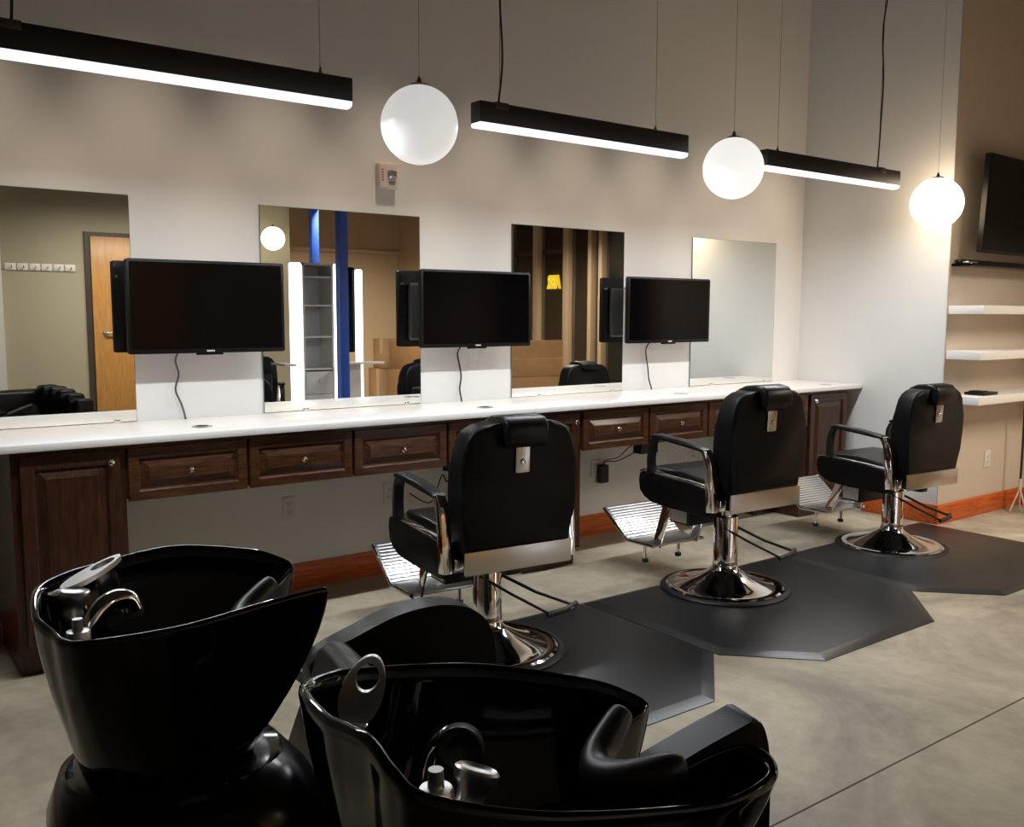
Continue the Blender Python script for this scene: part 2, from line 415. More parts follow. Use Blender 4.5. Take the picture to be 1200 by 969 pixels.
# fire alarm strobe
t = thing('alarm_strobe', 'pale wall mounted alarm horn strobe above the second mirror', 'alarm', (2.387, 0, 2.086))
G().prism(rrect(-.054, .054, -.062, .062, .006, 3), -.045, 0, 'y', .006).done('housing', M['alarm'], t)
g = G(); g.prism(rrect(-.010, .040, -.020, .028, .012, 4), -.058, -.045, 'y', .005); g.done('strobe_lens', M['lens'], t)
g = G()
for i in range(5): g.box(-.044, -.032, -.0456, -.0448, -.028 + i * .013, -.020 + i * .013)
g.done('red_lettering', M['alarm_red'], t, smooth=False)
for i in range(3): G().box(.0, .03, -.0456, -.0448, -.045 + i * .006, -.042 + i * .006).done('horn_slot', M['plate_slot'], t, smooth=False)

# ------------------------------------------------------------------ lamps
LY, LZ0, LZ1 = -1.1, 2.145, 2.245
def linear(x0, x1, label, es, watts, cords):
    t = thing('linear_pendant', label, 'pendant lamp', ((x0 + x1) / 2, LY, LZ0), 0, 'linear pendant lamps'); w = (x1 - x0) / 2
    g = G(); g.box(-w, w, -.035, .035, .016, .10, .003); g.done('housing', M['fixture'], t)
    g = G(); g.prism([(-.034, .016), (-.034, .004), (-.028, -.002), (-.012, -.006), (.012, -.006), (.028, -.002), (.034, .004), (.034, .016)], -w + .003, w - .003, 'x')
    g.done('diffuser', emis('diffuser_glow', (.82, .86, 1.), es), t)
    for k, (dx, kind, dz) in enumerate(cords):
        top = H - LZ0
        if kind == 'cable':
            g = G(); g.tube([(dx, 0, .10 + i * (top - .10) / 3) for i in range(4)], .0013, 6); g.lathe([(.009, .10), (.009, .108), (.004, .122), (.0015, .13)], 12, Matrix.Translation((dx, 0, 0)))
            g.done('suspension_cable', M['steel'], t)
        else:
            pts = []
            for i in range(60):
                f = i / 59; pts.append((dx + .012 * math.sin(f * 19 + k) + .02 * f + dz * f, .012 * math.cos(f * 15), .10 + f * (top - .10)))
            g = G(); g.tube(pts, .0045, 6); g.tube([(dx, 0, .10 + i * (top - .10) / 3) for i in range(4)], .0013, 6)
            g.done('power_cord', M['cord'], t)
            g = G(); g.box(dx - .045, dx + .02, -.0375, -.02, .074, .1035, .002); g.done('end_joiner', M['frame'], t)
    L = bpy.data.lights.new('linear_glow', 'AREA'); L.shape = 'RECTANGLE'; L.size = x1 - x0 - .02; L.size_y = .06
    L.energy = watts; L.color = (.92, .96, 1.); L.spread = math.radians(165)
    o = bpy.data.objects.new('linear_glow', L); COL.objects.link(o); o.parent = t; o.location = (0, 0, -.008)
    return t
linear(.405, 1.63, 'leftmost linear pendant lamp, running out of the upper left corner', 1.2, 22, [(-.50, 'cord', -.12), (.50, 'cable', 0)])
linear(2.20, 3.425, 'middle linear pendant lamp, above the mirror reflecting night windows', 1.2, 22, [(-.49, 'cord', .0), (.42, 'cable', 0)])
linear(4.02, 5.27, 'rightmost linear pendant lamp, beside the brightest globe', 1.3, 23, [(-.50, 'cable', 0), (.44, 'cord', .0)])

def globe(x, y, z, r, label, es, col, watts=0):
    t = thing('globe_pendant', label, 'pendant lamp', (x, y, z), 0, 'white globe pendant lamps')
    G().ball((0, 0, 0), r, u=48, v=32).done('globe', emis('globe_glow', col, es), t, ang=180)
    G().lathe([(.035, r - .006), (.035, r + .004), (.012, r + .010), (.006, r + .03)], 24).done('cap', M['steel'], t)
    G().tube([(0, 0, r + .02 + i * (H - z - r - .02) / 3) for i in range(4)], .0014, 6).done('cord', M['cordlight'], t)
    return t
globe(1.905, -1.15, 2.107, .149, 'leftmost white globe pendant, hanging above the mirror with the shelf tower', .55, (1, .985, .96))
globe(3.735, -1.15, 2.115, .151, 'middle white globe pendant touching the end of the rightmost linear lamp', .85, (1, .98, .95))
globe(5.665, -1.15, 2.082, .156, 'brightest white globe pendant, in front of the side wall edge', 9., (1, .78, .54))
globe(4.15, -5.8, 2.22, .13, 'globe pendant seen only in the second mirror, above the shelf tower', 9., (1, .88, .68))

# ------------------------------------------------------------------ alcove: shelves, TV, bar
for z0, z1, l in ((1.393, 1.448, 'topmost white floating shelf on the beige wall, under the black bar shelf'),
                  (1.10, 1.156, 'white floating shelf between the two other shelves'),
                  (.811, .865, 'lowest white floating shelf, behind the farthest barber chair')):
    g = G(); g.box(LX + .01, RX - .004, WY - .235, WY - .003, z0, z1, .003)
    tag(g.done('floating_shelf', M['shelf']), l, 'shelf', 'white floating shelves')
g = G(); g.box(6.03, 6.22, -1.33, -1.20, .8655, .885, .004); g.box(6.05, 6.14, -1.30, -1.22, .885, .893, .002)
tag(g.done('set_top_box', M['tv_body']), 'small black box lying on the lowest white floating shelf', 'electronics box')
t = thing('media_shelf', 'slim black glass shelf right below the large wall TV', 'shelf', (6.42, WY, 1.70))
G().box(-.51, .55, -.14, -.003, 0, .018, .002).done('plate', M['tv_screen'], t)
G().box(-.48, .5, -.05, -.01, .018, .045, .004).done('back_rail', M['tv_body'], t)
G().box(-.5, -.38, -.11, -.07, .0185, .03, .003).done('bracket', M['steel'], t)
t = thing('television', 'large black TV on the beige wall above the floating shelves', 'television', (6.50, -1.25, 2.10), math.radians(2))
t.rotation_euler = (math.radians(2.5), 0, math.radians(2.5))
g = G(); g.prism(rrect(-.50, .50, -.31, .31, .008), -.02, .015, 'y', .003); g.done('bezel', M['tv_body'], t)
G().box(-.49, .49, -.0215, -.0201, -.295, .30).done('screen', M['tv_screen'], t, smooth=False)
G().box(-.4, .4, .015, .05, -.25, .2, .02).done('rear_housing', M['tv_back'], t)
G().box(-.15, .15, .05, .10, -.1, .1, .004).done('wall_bracket', M['black_metal'], t)
t = thing('floor_stand', 'thin stand with pale splayed feet at the far right edge', 'stand', (6.74, -1.27, 0))
G().tube([(0, 0, .16), (.004, 0, .4), (0, 0, .80)], .008, 8).done('pole', M['cord'], t)
for a in (20, 140, 260):
    G().tube([(0, 0, .17), (.06 * math.cos(math.radians(a)), .06 * math.sin(math.radians(a)), .006)], .006, 8).done('foot', M['wood_leg'], t)
G().tube([(.0, 0, .16), (.0, 0, .24)], .012, 10).done('collar', M['wood_leg'], t)

# ------------------------------------------------------------------ barber chair
def barber_chair(label, lift=0.):
    t = thing('barber_chair', label, 'barber chair', group='black barber chairs')
    lz = lift
    # floor ring and dome
    G().lathe([(.318, .0), (.320, .006), (.314, .014), (.296, .017), (.292, .010), (.292, .0)], 72, cap=False).done('rubber_ring', M['rubber'], t)
    b = G().lathe([(.291, .001), (.291, .016), (.280, .022), (.262, .018), (.245, .020), (.20, .034), (.13, .062), (.085, .088), (.066, .105), (.060, .125), (.02, .125)], 72).done('base_disc', M['chrome'], t)
    G().lathe([(.060, .125), (.062, .14), (.060, .15), (.060, .335 + lz * .6), (.057, .342 + lz * .6), (.02, .342 + lz * .6)], 40).done('pump_sleeve', M['chrome'], t)
    G().lathe([(.036, .34 + lz * .6), (.036, .42 + lz)], 28).done('piston', M['chrome'], t)
    # pump lever: bent black wire loop with grip
    g = G(); g.tube([(.05, -.03, .31), (.17, -.10, .24), (.30, -.16, .185), (.33, -.155, .18)], .007, 8)
    g.tube([(-.05, -.03, .32), (.05, -.11, .25), (.18, -.20, .17), (.30, -.19, .175)], .006, 8)
    lv = g.done('pump_lever', M['black_metal'], t)
    G().tube([(.16, -.205, .172), (.25, -.195, .176), (.335, -.155, .18)], .012, 10).done('grip', M['rubber'], lv)
    # seat underframe
    G().box(-.15, .15, -.16, .20, .385 + lz, .42 + lz, .006).box(-.03, .03, -.2, .26, .36 + lz, .39 + lz, .004).done('underframe', M['black_metal'], t)
    # seat
    def pl(pts, z0=0): return [(y, z + lz) for y, z in pts]
    seat = [(-.17, .425), (.27, .44), (.315, .455), (.335, .49), (.325, .53), (.30, .548), (.1, .545), (-.17, .520)]
    G().prism(pl(seat), -.222, .222, 'x', .02, 4).done('seat', M['leather_s'], t)
    side = [(-.160, .372), (-.11, .364), (.10, .370), (.24, .380), (.30, .395), (.335, .428), (.344, .48), (.335, .520), (.30, .532), (.0, .514), (-.160, .502)]
    for s in (-1, 1):
        p = G().prism(pl(side), s * .225, s * .285, 'x', .012, 3).done('side_panel', M['leather'], t)
        G().prism(pl([(.30, .533), (.335, .521), (.336, .529), (.302, .5415), (.0, .523), (-.15, .511), (-.15, .503), (0, .515)]), s * .230, s * .282, 'x', .002, 2).done('chrome_trim', M['chrome'], p)
        # arm: rear plate, front post, pad
        a = G().prism(pl([(-.195, .40), (-.150, .395), (-.146, .50), (-.140, .60), (-.125, .655), (-.10, .675), (-.10, .693), (-.14, .690), (-.165, .66), (-.18, .60), (-.188, .50)]),
                      s * .262, s * .300, 'x', .004, 2).done('rear_arm_post', M['chrome'], t)
        G().prism(pl([(.234, .525), (.262, .525), (.262, .60), (.255, .665), (.238, .700), (.215, .712), (.205, .705), (.226, .692), (.238, .66), (.241, .60)]),
                  s * .258, s * .300, 'x', .003, 2).done('front_arm_post', M['black_metal'], t)
        G().prism(pl([(-.115, .678), (.19, .707), (.232, .707), (.236, .720), (.20, .730), (.04, .718), (-.11, .698), (-.125, .688)]),
                  s * .250, s * .308, 'x', .008, 3).done('arm_pad', M['leather_s'], t)
        G().box(s * .236 - .02, s * .236 + .02, -.20, -.10, .40 + lz, .455 + lz, .006).done('hinge_block', M['chrome'], t)
    # backrest
    out = []
    base = [(-.232, .475), (-.240, .49), (-.250, .60), (-.254, .70), (-.252, .80), (-.247, .86), (-.232, .905), (-.207, .938), (-.170, .957), (-.12, .963)]
    out = base + [(-x, z) for x, z in reversed(base)]
    sh = Matrix(((1, 0, 0, 0), (0, 1, -.05, .024), (0, 0, 1, 0), (0, 0, 0, 1)))
    g = G(); g.prism([(x, z + lz) for x, z in out], -.245, -.130, 'y', .028, 5, X=sh)
    bk = g.done('backrest', M['leather'], t, ang=60)
    # moulded lower bulge on the inner side
    G().box(-.215, .215, -.14, -.095, .52 + lz, .80 + lz, .03, 4, X=sh).done('lumbar_cushion', M['leather_s'], bk)
    G().prism([(-.236, .397 + lz), (.236, .397 + lz), (.240, .405 + lz), (.240, .487 + lz), (-.240, .487 + lz), (-.240, .405 + lz)], -.252, -.243, 'y', .002, 2).done('steel_strip', M['steel'], t)
    g = G(); g.prism(rrect(-.031, .031, .772 + lz, .872 + lz, .005, 3), -.252, -.246, 'y', .0015, 2, X=sh); pt = g.done('back_plate', M['steel'], bk)
    G().lathe([(.002, 0), (.010, .0), (.011, .003), (.008, .006), (.003, .005)], 20, sh @ Matrix.Translation((0, -.252, .815 + lz)) @ Matrix.Rotation(PI / 2, 4, 'X')).done('keyhole', M['chrome'], pt)
    # headrest: pad folded over the top
    hs = [(-.105, .965), (-.11, .925), (-.135, .918), (-.225, .955), (-.246, .945), (-.255, .885), (-.268, .872), (-.285, .88), (-.293, .92), (-.286, .962), (-.262, .985), (-.21, .992), (-.15, .985)]
    g = G(); g.prism([(y, z + lz) for y, z in hs], -.092, .092, 'x', .014, 4, X=sh); g.done('headrest', M['leather_s'], t, ang=60)
    # footrest
    for s in (-1, 1):
        G().prism(pl([(.225, .405), (.285, .405), (.375, .185 - lz), (.37, .150 - lz), (.33, .150 - lz)]), s * .128, s * .142, 'x', .002, 2).done('footrest_bracket', M['chrome'], t)
    G().box(-.12, .12, .14, .28, .25 + lz, .37 + lz, .006, X=Matrix.Translation((0, 0, 0))).done('front_box', M['black_metal'], t)
    G().box(-.124, -.1202, .155, .265, .262 + lz, .362 + lz, .001).done('label_plate', M['plate'], t)
    fr_ = G().box(-.17, .17, .335, .535, .155, .168, .003).done('foot_plate', M['steel'], t)
    Xf = Matrix.Translation((0, .53, .160)) @ Matrix.Rotation(math.radians(37), 4, 'X')
    g = G(); g.box(-.19, .19, 0, .24, 0, .008, .003, X=Xf)
    for i in range(12): g.box(-.185, .185, .008 + i * .019, .018 + i * .019, .008, .0125, .0015, 1, X=Xf)
    g.done('ribbed_footrest', M['ribbed'], t)
    for s in (-1, 1): G().tube([(s * .182, .335, .162), (s * .186, .53, .158), (s * .196, .72, .302)], .009, 8).done('footrest_side_bar', M['chrome'], t)
    for s in (-1, 1):
        f = G().tube([(s * .12, .46, .155), (s * .12, .46, .055)], .011, 10).done('footrest_leg', M['chrome'], t)
        G().lathe([(.016, .045), (.018, .05), (.018, .062), (.012, .066)], 16, Matrix.Translation((s * .12, .46, 0))).done('rubber_tip', M['rubber'], f)
    return t
MT = .0165
c1 = barber_chair('nearest barber chair, its back to the viewer, left of the other two', 0); c1.location = (2.12, -1.30, MT); c1.rotation_euler = (0, 0, math.radians(-5))
c2 = barber_chair('middle barber chair, raised a little higher than its neighbours', .05); c2.location = (3.58, -1.30, MT); c2.rotation_euler = (0, 0, math.radians(-3))
c3 = copy_tree(c1); c3.location = (5.08, -1.30, MT - .008); c3.rotation_euler = (0, 0, math.radians(-4))
c3['label'] = 'farthest barber chair, in front of the beige alcove and floating shelves'
c4 = copy_tree(c1); c4.location = (3.30, -4.35, 0); c4.rotation_euler = (0, 0, math.radians(20))
c4['label'] = 'spare black barber chair beside the shelf tower, seen only in the second mirror'

# floor mats
def fmat(poly, label, z0=0.):
    t = thing('floor_mat', label, 'floor mat', (poly[0][0], poly[0][1], z0), 0, 'black anti-fatigue mats under the barber chairs')
    ox, oy = poly[0]; P = [Vector((x - ox, y - oy)) for x, y in poly]; n = len(P)
    def inset(d):
        o = []
        for i in range(n):
            a, b, c = P[i - 1], P[i], P[(i + 1) % n]
            e1 = (b - a).normalized(); e2 = (c - b).normalized()
            n1 = Vector((-e1.y, e1.x)); n2 = Vector((-e2.y, e2.x)); m = (n1 + n2).normalized()
            o.append(b + m * d / max(.3, m.dot(n1)))
        return o
    g = G(); rings = []
    for d, z in ((0, 0.0005), (0, .003), (.045, .0155), (.05, .0162)):
        rings.append([(p.x, p.y, z) for p in inset(d)])
    g.loft(rings); g.done('pad', M['mat_rubber'], t, ang=8)
    return t
def mat_poly(x0, x1):
    return [(x0 + .30, -2.18), (x1 - .36, -2.18), (x1, -1.86), (x1, -1.04), (x0, -1.04), (x0, -1.88)]
fmat(mat_poly(1.37, 2.862), 'nearest black floor mat, partly hidden by the shampoo bowl')
fmat(mat_poly(2.866, 4.345), 'middle black floor mat with clipped corners under the middle barber chair')
fmat(mat_poly(4.349, 5.84), 'farthest black floor mat reaching the alcove baseboard')

# ------------------------------------------------------------------ shampoo units
def shampoo(label, loc, rz, rim, arm_len, first):
    t = thing('shampoo_unit', label, 'shampoo chair', loc, rz, 'black shampoo bowl chairs')
    key = spline(rim, 160, True)
    N = len(key); cen = Vector((.27, 0, .74))
    def ring_out(f):
        o = []
        for i, p in enumerate(key):
            a = math.atan2(p.y, p.x - .27)
            bx = .255 + .145 * math.cos(a); by = .135 * math.sin(a)
            k = f ** 1.5
            o.append(Vector((p.x * (1 - k) + bx * k, p.y * (1 - k) + by * k, p.z * (1 - f) + .615 * f)))
        return o
    def off(p, d, dz):
        v = Vector((p.x - .27, p.y, 0)); v.normalize(); return Vector((p.x + v.x * d, p.y + v.y * d, p.z + dz))
    def ring_in(f):
        o = []
        for p in key:
            q = off(p, -.016, -.004); a = math.atan2(p.y, p.x - .27)
            bx = .27 + .07 * math.cos(a); by = .07 * math.sin(a); k = f ** 2.2
            o.append(Vector((q.x * (1 - k) + bx * k, q.y * (1 - k) + by * k, q.z * (1 - f) + .68 * f)))
        return o
    rings = [ring_in(f) for f in (1, .93, .85, .75, .62, .5, .38, .26, .15, .07, .02)]
    rings.append([off(p, -.012, .0) for p in key]); rings.append([off(p, -.006, .003) for p in key])
    rings.append([off(p, 0, .0) for p in key]); rings.append([off(p, .001, -.006) for p in key])
    rings += [ring_out(f) for f in (.06, .14, .24, .36, .5, .64, .78, .9, 1)]
    g = G(); g.loft(rings); g.done('bowl', M['gloss'], t, ang=180)
    G().lathe([(.022, .681), (.024, .684), (.018, .686), (.004, .684)], 24, Matrix.Translation((.27, 0, 0))).done('drain', M['chrome'], t)
    # neck rest: rubber saddle lying on the notch
    nk = [p for p in rim if len(p) > 2 and p[0] < .47 and p[0] > .37 and abs(p[1]) < .11 and p[2] < .87]
    nk = sorted(nk, key=lambda p: -p[1])
    a, b = nk[0], nk[-1]
    path = spline([(a[0] + .012, a[1] + .012, a[2] + .020)] + [(p[0] - .006, p[1], p[2] + .010) for p in nk] + [(b[0] + .012, b[1] - .002, b[2] + .012)], 28, False)
    rr = [.013 + .010 * math.sin(PI * min(1, max(0, (i + 2) / 31))) for i in range(28)]
    G().tube(path, rr, 16, flat=1.0).done('neck_rest', M['neckrubber'], t, ang=180)
    # pedestal
    def sup(cx, hx, hy, z, e=2.6, n=56):
        r = []
        for i in range(n):
            a = 2 * PI * i / n; c, s = math.cos(a), math.sin(a)
            r.append((cx + hx * math.copysign(abs(c) ** (2 / e), c), hy * math.copysign(abs(s) ** (2 / e), s), z))
        return r
    G().loft([sup(.30, .24, .23, .0, 3), sup(.30, .25, .24, .02, 3), sup(.30, .245, .235, .2, 3), sup(.29, .235, .225, .44), sup(.28, .225, .215, .53), sup(.265, .19, .18, .59), sup(.26, .15, .14, .613)]).done('pedestal', M['gloss_base'], t, ang=60)
    G().lathe([(.172, .588), (.178, .596), (.172, .604), (.14, .610)], 48, Matrix.Translation((.265, 0, 0)) @ Matrix.Diagonal((1.04, .98, 1, 1)), cap=False).done('collar', M['gloss'], t)
    # chair: base, backrest, seat, arms, leg rest
    G().box(.50, 1.02, -.24, .24, .02, .30, .03, 4).done('chair_base', M['gloss_base'], t)
    G().prism([(.52, .31), (.60, .31), (.675, .62), (.668, .652), (.640, .660), (.605, .645), (.50, .36)], -.26, .30, 'y', .025, 4).done('backrest', M['leather_s'], t, ang=60)
    G().prism([(.62, .31), (1.10, .30), (1.14, .33), (1.14, .40), (1.10, .43), (.64, .42)], -.24, .24, 'y', .03, 4).done('seat', M['leather_s'], t, ang=60)
    e = arm_len
    prof = spline([(.60, .625, 0), (.70, .668, 0), (.80, .700, 0), (.80 + e * .45, .706, 0), (.80 + e * .8, .680, 0), (.80 + e, .62, 0), (.80 + e * 1.05, .50, 0), (.80 + e * 1.0, .30, 0), (.80 + e * .9, .06, 0),
                   (.66, .05, 0), (.60, .30, 0), (.585, .56, 0)], 60, True)
    for s in (-1, 1):
        G().prism([(p.x, p.y - (.07 if s < 0 else 0) * min(1, p.y / .5)) for p in prof], s * .305 - .036, s * .305 + .036, 'y', .02, 4).done('arm', M['leather_s'], t, ang=60)
    G().prism([(1.12, .34), (1.17, .38), (1.36, .18), (1.34, .12), (1.30, .12)], -.20, .20, 'y', .02, 4).done('leg_rest', M['leather_s'], t, ang=60)
    # taps on the back deck
    dz = .0
    if first:
        L0, L1 = Vector((.105, .085, .905)), Vector((.195, .175, .928)); hs, sp = Vector((.116, .042, .912)), Vector((.170, .045, .912)); cy = Vector((.115, -.045, .86))
    else:
        L0, L1 = Vector((.098, .085, .903)), Vector((.125, .080, .978)); hs, sp = Vector((.200, -.070, .90)), Vector((.235, .045, .865)); cy = Vector((.150, -.080, .885))
    # deck ledge inside the bowl that carries the taps
    # lever with oval hole
    d = (L1 - L0); ln = d.length; d.normalize(); w = d.cross(Vector((.21, 1., -.43) if not first else (0, .2, 1))).normalized(); nrm = d.cross(w).normalized()
    Xl = Matrix(((d.x, w.x, nrm.x, L0.x), (d.y, w.y, nrm.y, L0.y), (d.z, w.z, nrm.z, L0.z), (0, 0, 0, 1)))
    tp = t
    low = Vector((L0.x - .005, L0.y, .80))
    G().lathe([(.024, 0), (.024, .03), (.021, .034), (.021, .085), (.024, .09), (.024, .10), (.01, .105)], 32, Matrix.Translation(low)).done('mixer_body', M['chrome'], tp)
    n = 40; outer = []; inner = []
    for i in range(n):
        a = 2 * PI * i / n; outer.append((ln * .5 + math.cos(a) * ln * .56, math.sin(a) * (.025 - .003 * math.cos(a))))
        inner.append((ln * .72 + math.cos(a) * ln * .22, math.sin(a) * .0135))
    g = G(); rings = [[Xl @ Vector((x, y, z)) for x, y in pr] for pr, z in ((inner, -.004), (outer, -.004), (outer, .005), (inner, .005))]
    R = [[g.bm.verts.new(p) for p in r] for r in rings]
    for k in range(4):
        A, Bq = R[k], R[(k + 1) % 4]
        for i in range(n):
            j = (i + 1) % n; g.bm.faces.new((A[i], A[j], Bq[j], Bq[i]))
    g.done('mixer_lever', M['satin'], tp, ang=50)
    # hand shower in its holder
    ax = (Vector((.35, .15, 1)) if not first else Vector((.1, 0, 1))).normalized()
    q = ax.to_track_quat('Z', 'Y').to_matrix().to_4x4(); Xh = Matrix.Translation(hs - ax * .10) @ q
    G().lathe([(.016, 0), (.016, .045), (.0175, .048), (.0175, .062), (.015, .066), (.016, .078), (.024, .088), (.025, .098), (.022, .1005), (.018, .097), (.003, .096)], 36, Xh).done('hand_shower', M['satin'], tp)
    # curved spout
    if first: path = [(.130, -.01, .83), (.138, -.005, .862), (.155, .008, .885), (.178, .024, .892), (.198, .036, .885), (.206, .04, .868)]
    else: path = [(.19, .075, .78), (.195, .085, .82), (.205, .085, .85), (.215, .073, .866), (.222, .063, .866), (.225, .057, .864)]
    pp = spline(path, 20, False)
    G().tube(pp, [.014 + .006 * (i / 19) for i in range(20)], 18).done('spout', M['chrome'], tp, ang=80)
    hd = Vector((0, 0, -1)) if first else Vector((-.35, -.75, .1)).normalized(); k = .75 if first else 1.15
    Xs = Matrix.Translation(pp[-1] - hd * .006) @ hd.to_track_quat('Z', 'Y').to_matrix().to_4x4() @ Matrix.Scale(k, 4)
    G().lathe([(.012, 0), (.022, .002), (.025, .008), (.025, .024), (.0225, .025), (.021, .018), (.003, .014)], 32, Xs).done('spray_head', M['neckrubber'], tp)
    G().lathe([(.0195, 0), (.0195, .034), (.017, .038), (.009, .039), (.008, .058)], 28, Matrix.Translation(cy - Vector((0, 0, .03)))).done('vacuum_breaker', M['satin'], tp)
    G().tube(spline([tuple(cy + Vector((0, 0, -.02))), (cy.x + .02, cy.y + .02, .80), (low.x + .03, low.y - .02, .79), tuple(low + Vector((0, 0, .02)))], 16, False), .008, 10).done('hose', M['chrome'], tp)
    return t
rim1 = [(.050, .03, .885), (.056, .118, .902), (.098, .172, .909), (.158, .202, .914), (.295, .204, .932), (.433, .162, .920), (.490, .136, .903), (.513, .121, .888), (.500, .100, .876),
        (.447, .066, .850), (.405, .035, .826), (.39, 0, .816), (.405, -.035, .826), (.447, -.062, .850), (.500, -.092, .880), (.514, -.113, .900), (.490, -.122, .903),
        (.396, -.137, .897), (.261, -.168, .888), (.132, -.156, .882), (.090, -.115, .876), (.074, -.060, .876), (.060, -.02, .880)]
rim2 = [(.052, .03, .942), (.043, .119, .940), (.078, .172, .932), (.132, .197, .923), (.295, .188, .909), (.441, .142, .883), (.498, .122, .862), (.516, .106, .850), (.495, .085, .850),
        (.440, .055, .843), (.405, .030, .822), (.389, -.003, .816), (.400, -.045, .828), (.435, -.078, .848), (.500, -.082, .866), (.540, -.090, .872), (.552, -.112, .868), (.535, -.142, .862), (.465, -.168, .860),
        (.390, -.165, .862), (.232, -.176, .894), (.116, -.160, .927), (.090, -.125, .942), (.079, -.069, .952), (.066, -.02, .948)]
shampoo('left shampoo bowl chair with chrome taps, farther from the viewer', (.20, -2.66, 0), -.15, rim1, .23, True)
shampoo('nearest shampoo bowl chair at the bottom, its chrome loop lever raised', (.36, -3.42, 0), -.25, rim2, .055, False)

# ------------------------------------------------------------------ what the mirrors show
t = thing('coat_rack', 'white coat hook rail beside the oak door, seen in the left mirror', 'coat rack', (1.82, BY, 1.84))
G().box(-.33, .33, .001, .012, -.03, .03, .002).done('rail', M['olive_wall'], t)
for i in range(6):
    h = G().box(-.31 + i * .11, -.212 + i * .11, .012, .018, -.035, .035, .003).done('hook_plate', M['plate'], t)
    G().tube([(-.258 + i * .11, .018, -.01), (-.258 + i * .11, .05, -.015), (-.258 + i * .11, .06, .01)], .005, 8).done('hook', M['nickel'], h)
t = G().box(2.25, 3.35, BY, BY + .03, 0, 2.22).done('door_1', M['frame'], smooth=False); t['kind'] = 'structure'
d = G().box(2.305, 3.295, BY + .03, BY + .05, .01, 2.175, .003).done('door_leaf', M['oak'], t)
g = G(); X = Matrix.Translation((2.42, BY + .05, 1.17)) @ Matrix.Rotation(-PI / 2, 4, 'X')
g.lathe([(.03, 0), (.03, .008), (.012, .012), (.012, .045), (.004, .047)], 24, X); g.tube([(2.42, BY + .09, 1.17), (2.50, BY + .095, 1.17), (2.54, BY + .09, 1.165)], .010, 10)
g.done('door_handle', M['nickel'], d)
# tufted lounge chair
t = thing('lounge_chair', 'black quilted leather lounge chair, seen only in the left mirror', 'armchair', (1.35, -5.0, 0), math.radians(-15))
G().box(-.42, .42, -.40, .40, .08, .42, .05, 4).done('seat', M['leather_s'], t)
G().box(-.46, .46, -.52, -.36, .15, .66, .06, 4).done('backrest', M['leather_s'], t)
for s in (-1, 1):
    g = G()
    for i in range(5): g.box(s * .46 - .09, s * .46 + .09, -.40 + i * .16, -.245 + i * .16, .12, .70 - .006 * i * i, .04, 4)
    g.done('arm', M['leather_s'], t)
for sx in (-.35, .35):
    for sy in (-.4, .3): G().tube([(sx, sy, 0), (sx, sy, .09)], .02, 10).done('foot', M['chrome'], t)
# white shelf tower with lit edges
tw = thing('styling_tower', 'white styling tower with lit edges, shelves and drawers, seen in the second mirror', 'styling station', (3.96, -4.15, 0))
g = G(); g.box(-.27, -.25, -.15, .15, 0, 1.86); g.box(.03, .05, -.15, .15, 0, 1.86); g.box(-.25, .03, -.15, -.135, 0, 1.86); g.box(-.27, .05, -.15, .15, 1.84, 1.86); g.box(-.25, .03, -.135, .15, 0, .1)
g.done('carcass', M['tower'], tw, smooth=False)
for z in (.84, 1.15, 1.45, 1.72): G().box(-.25, .03, -.13, .14, z, z + .018).done('shelf', M['tower'], tw, smooth=False)
for z in (.12, .37, .61):
    dd = G().box(-.247, .027, -.12, .155, z, z + (.235 if z < .6 else .215), .003).done('drawer', M['tower'], tw)
    G().ball((-.11, .165, z + .13), .012).done('knob', M['nickel'], dd)
g = G(); g.prism(rrect(-.385, -.275, .02, 1.86, .02, 3), .10, .15, 'y', .004); g.done('light_panel', emis('tower_lit_panel', (.95, .97, 1.), 3.), tw)
g = G(); g.prism(rrect(.052, .13, .02, 1.86, .02, 3), .10, .15, 'y', .004); g.done('light_panel', emis('tower_lit_panel', (.95, .97, 1.), 3.), tw)
g = G(); g.prism(rrect(.335, .395, .02, 1.82, .02, 3), .04, .09, 'y', .004); g.done('light_panel', emis('tower_lit_panel', (.95, .97, 1.), 3.), tw)
G().prism(rrect(.135, .33, 1.0, 1.84, .02, 3), .02, .05, 'y', .003).done('dark_mirror', M['tv_screen'], tw)
G().box(-.50, -.388, -.1, .25, .89, .912, .004).done('worktop', M['tower'], tw)
G().box(.10, .52, .152, .30, .89, .912, .004).box(.135, .33, -.1, .16, .0, .90).done('worktop', M['tower'], tw)
for x, y, l in ((3.965, -3.72, 'blue square column in front of the shelf tower, seen in the second mirror'), (4.76, -6.05, 'blue square column behind the shelf tower, seen in the second mirror')):
    g = G(); g.box(x - .045, x + .045, y - .045, y + .045, 0, H - .002, .004); 
    c = tag(g.done('blue_column', M['blue']), l, 'column', 'blue columns')
# cardboard boxes
def carton(x, y, z, w, d, h, label, rz=0, open_=False):
    t = thing('cardboard_box', label, 'box', (x, y, z), rz, 'cardboard boxes in the mirrors')
    G().box(-w / 2, w / 2, -d / 2, d / 2, 0, h, .004).done('carton', M['cardboard'], t)
    G().box(-w / 2 - .0008, w / 2 + .0008, -.03, .03, h * .5, h + .0008).done('tape', M['tape'], t, smooth=False)
    if open_:
        G().box(-w / 2, w / 2, d / 2 - .01, d / 2 - .004, h + .001, h + .17, X=Matrix.Translation((0, .0, 0))).done('flap', M['cardboard'], t, smooth=False)
carton(4.75, -4.05, 0, .48, .4, .83, 'large lower cardboard box right of the shelf tower, in the second mirror')
carton(4.74, -4.05, .832, .38, .34, .30, 'upper cardboard box stacked right of the shelf tower, in the second mirror')
carton(5.55, -2.75, 0, .75, .55, .80, 'wide lower cardboard box seen in the window mirror', math.radians(20))
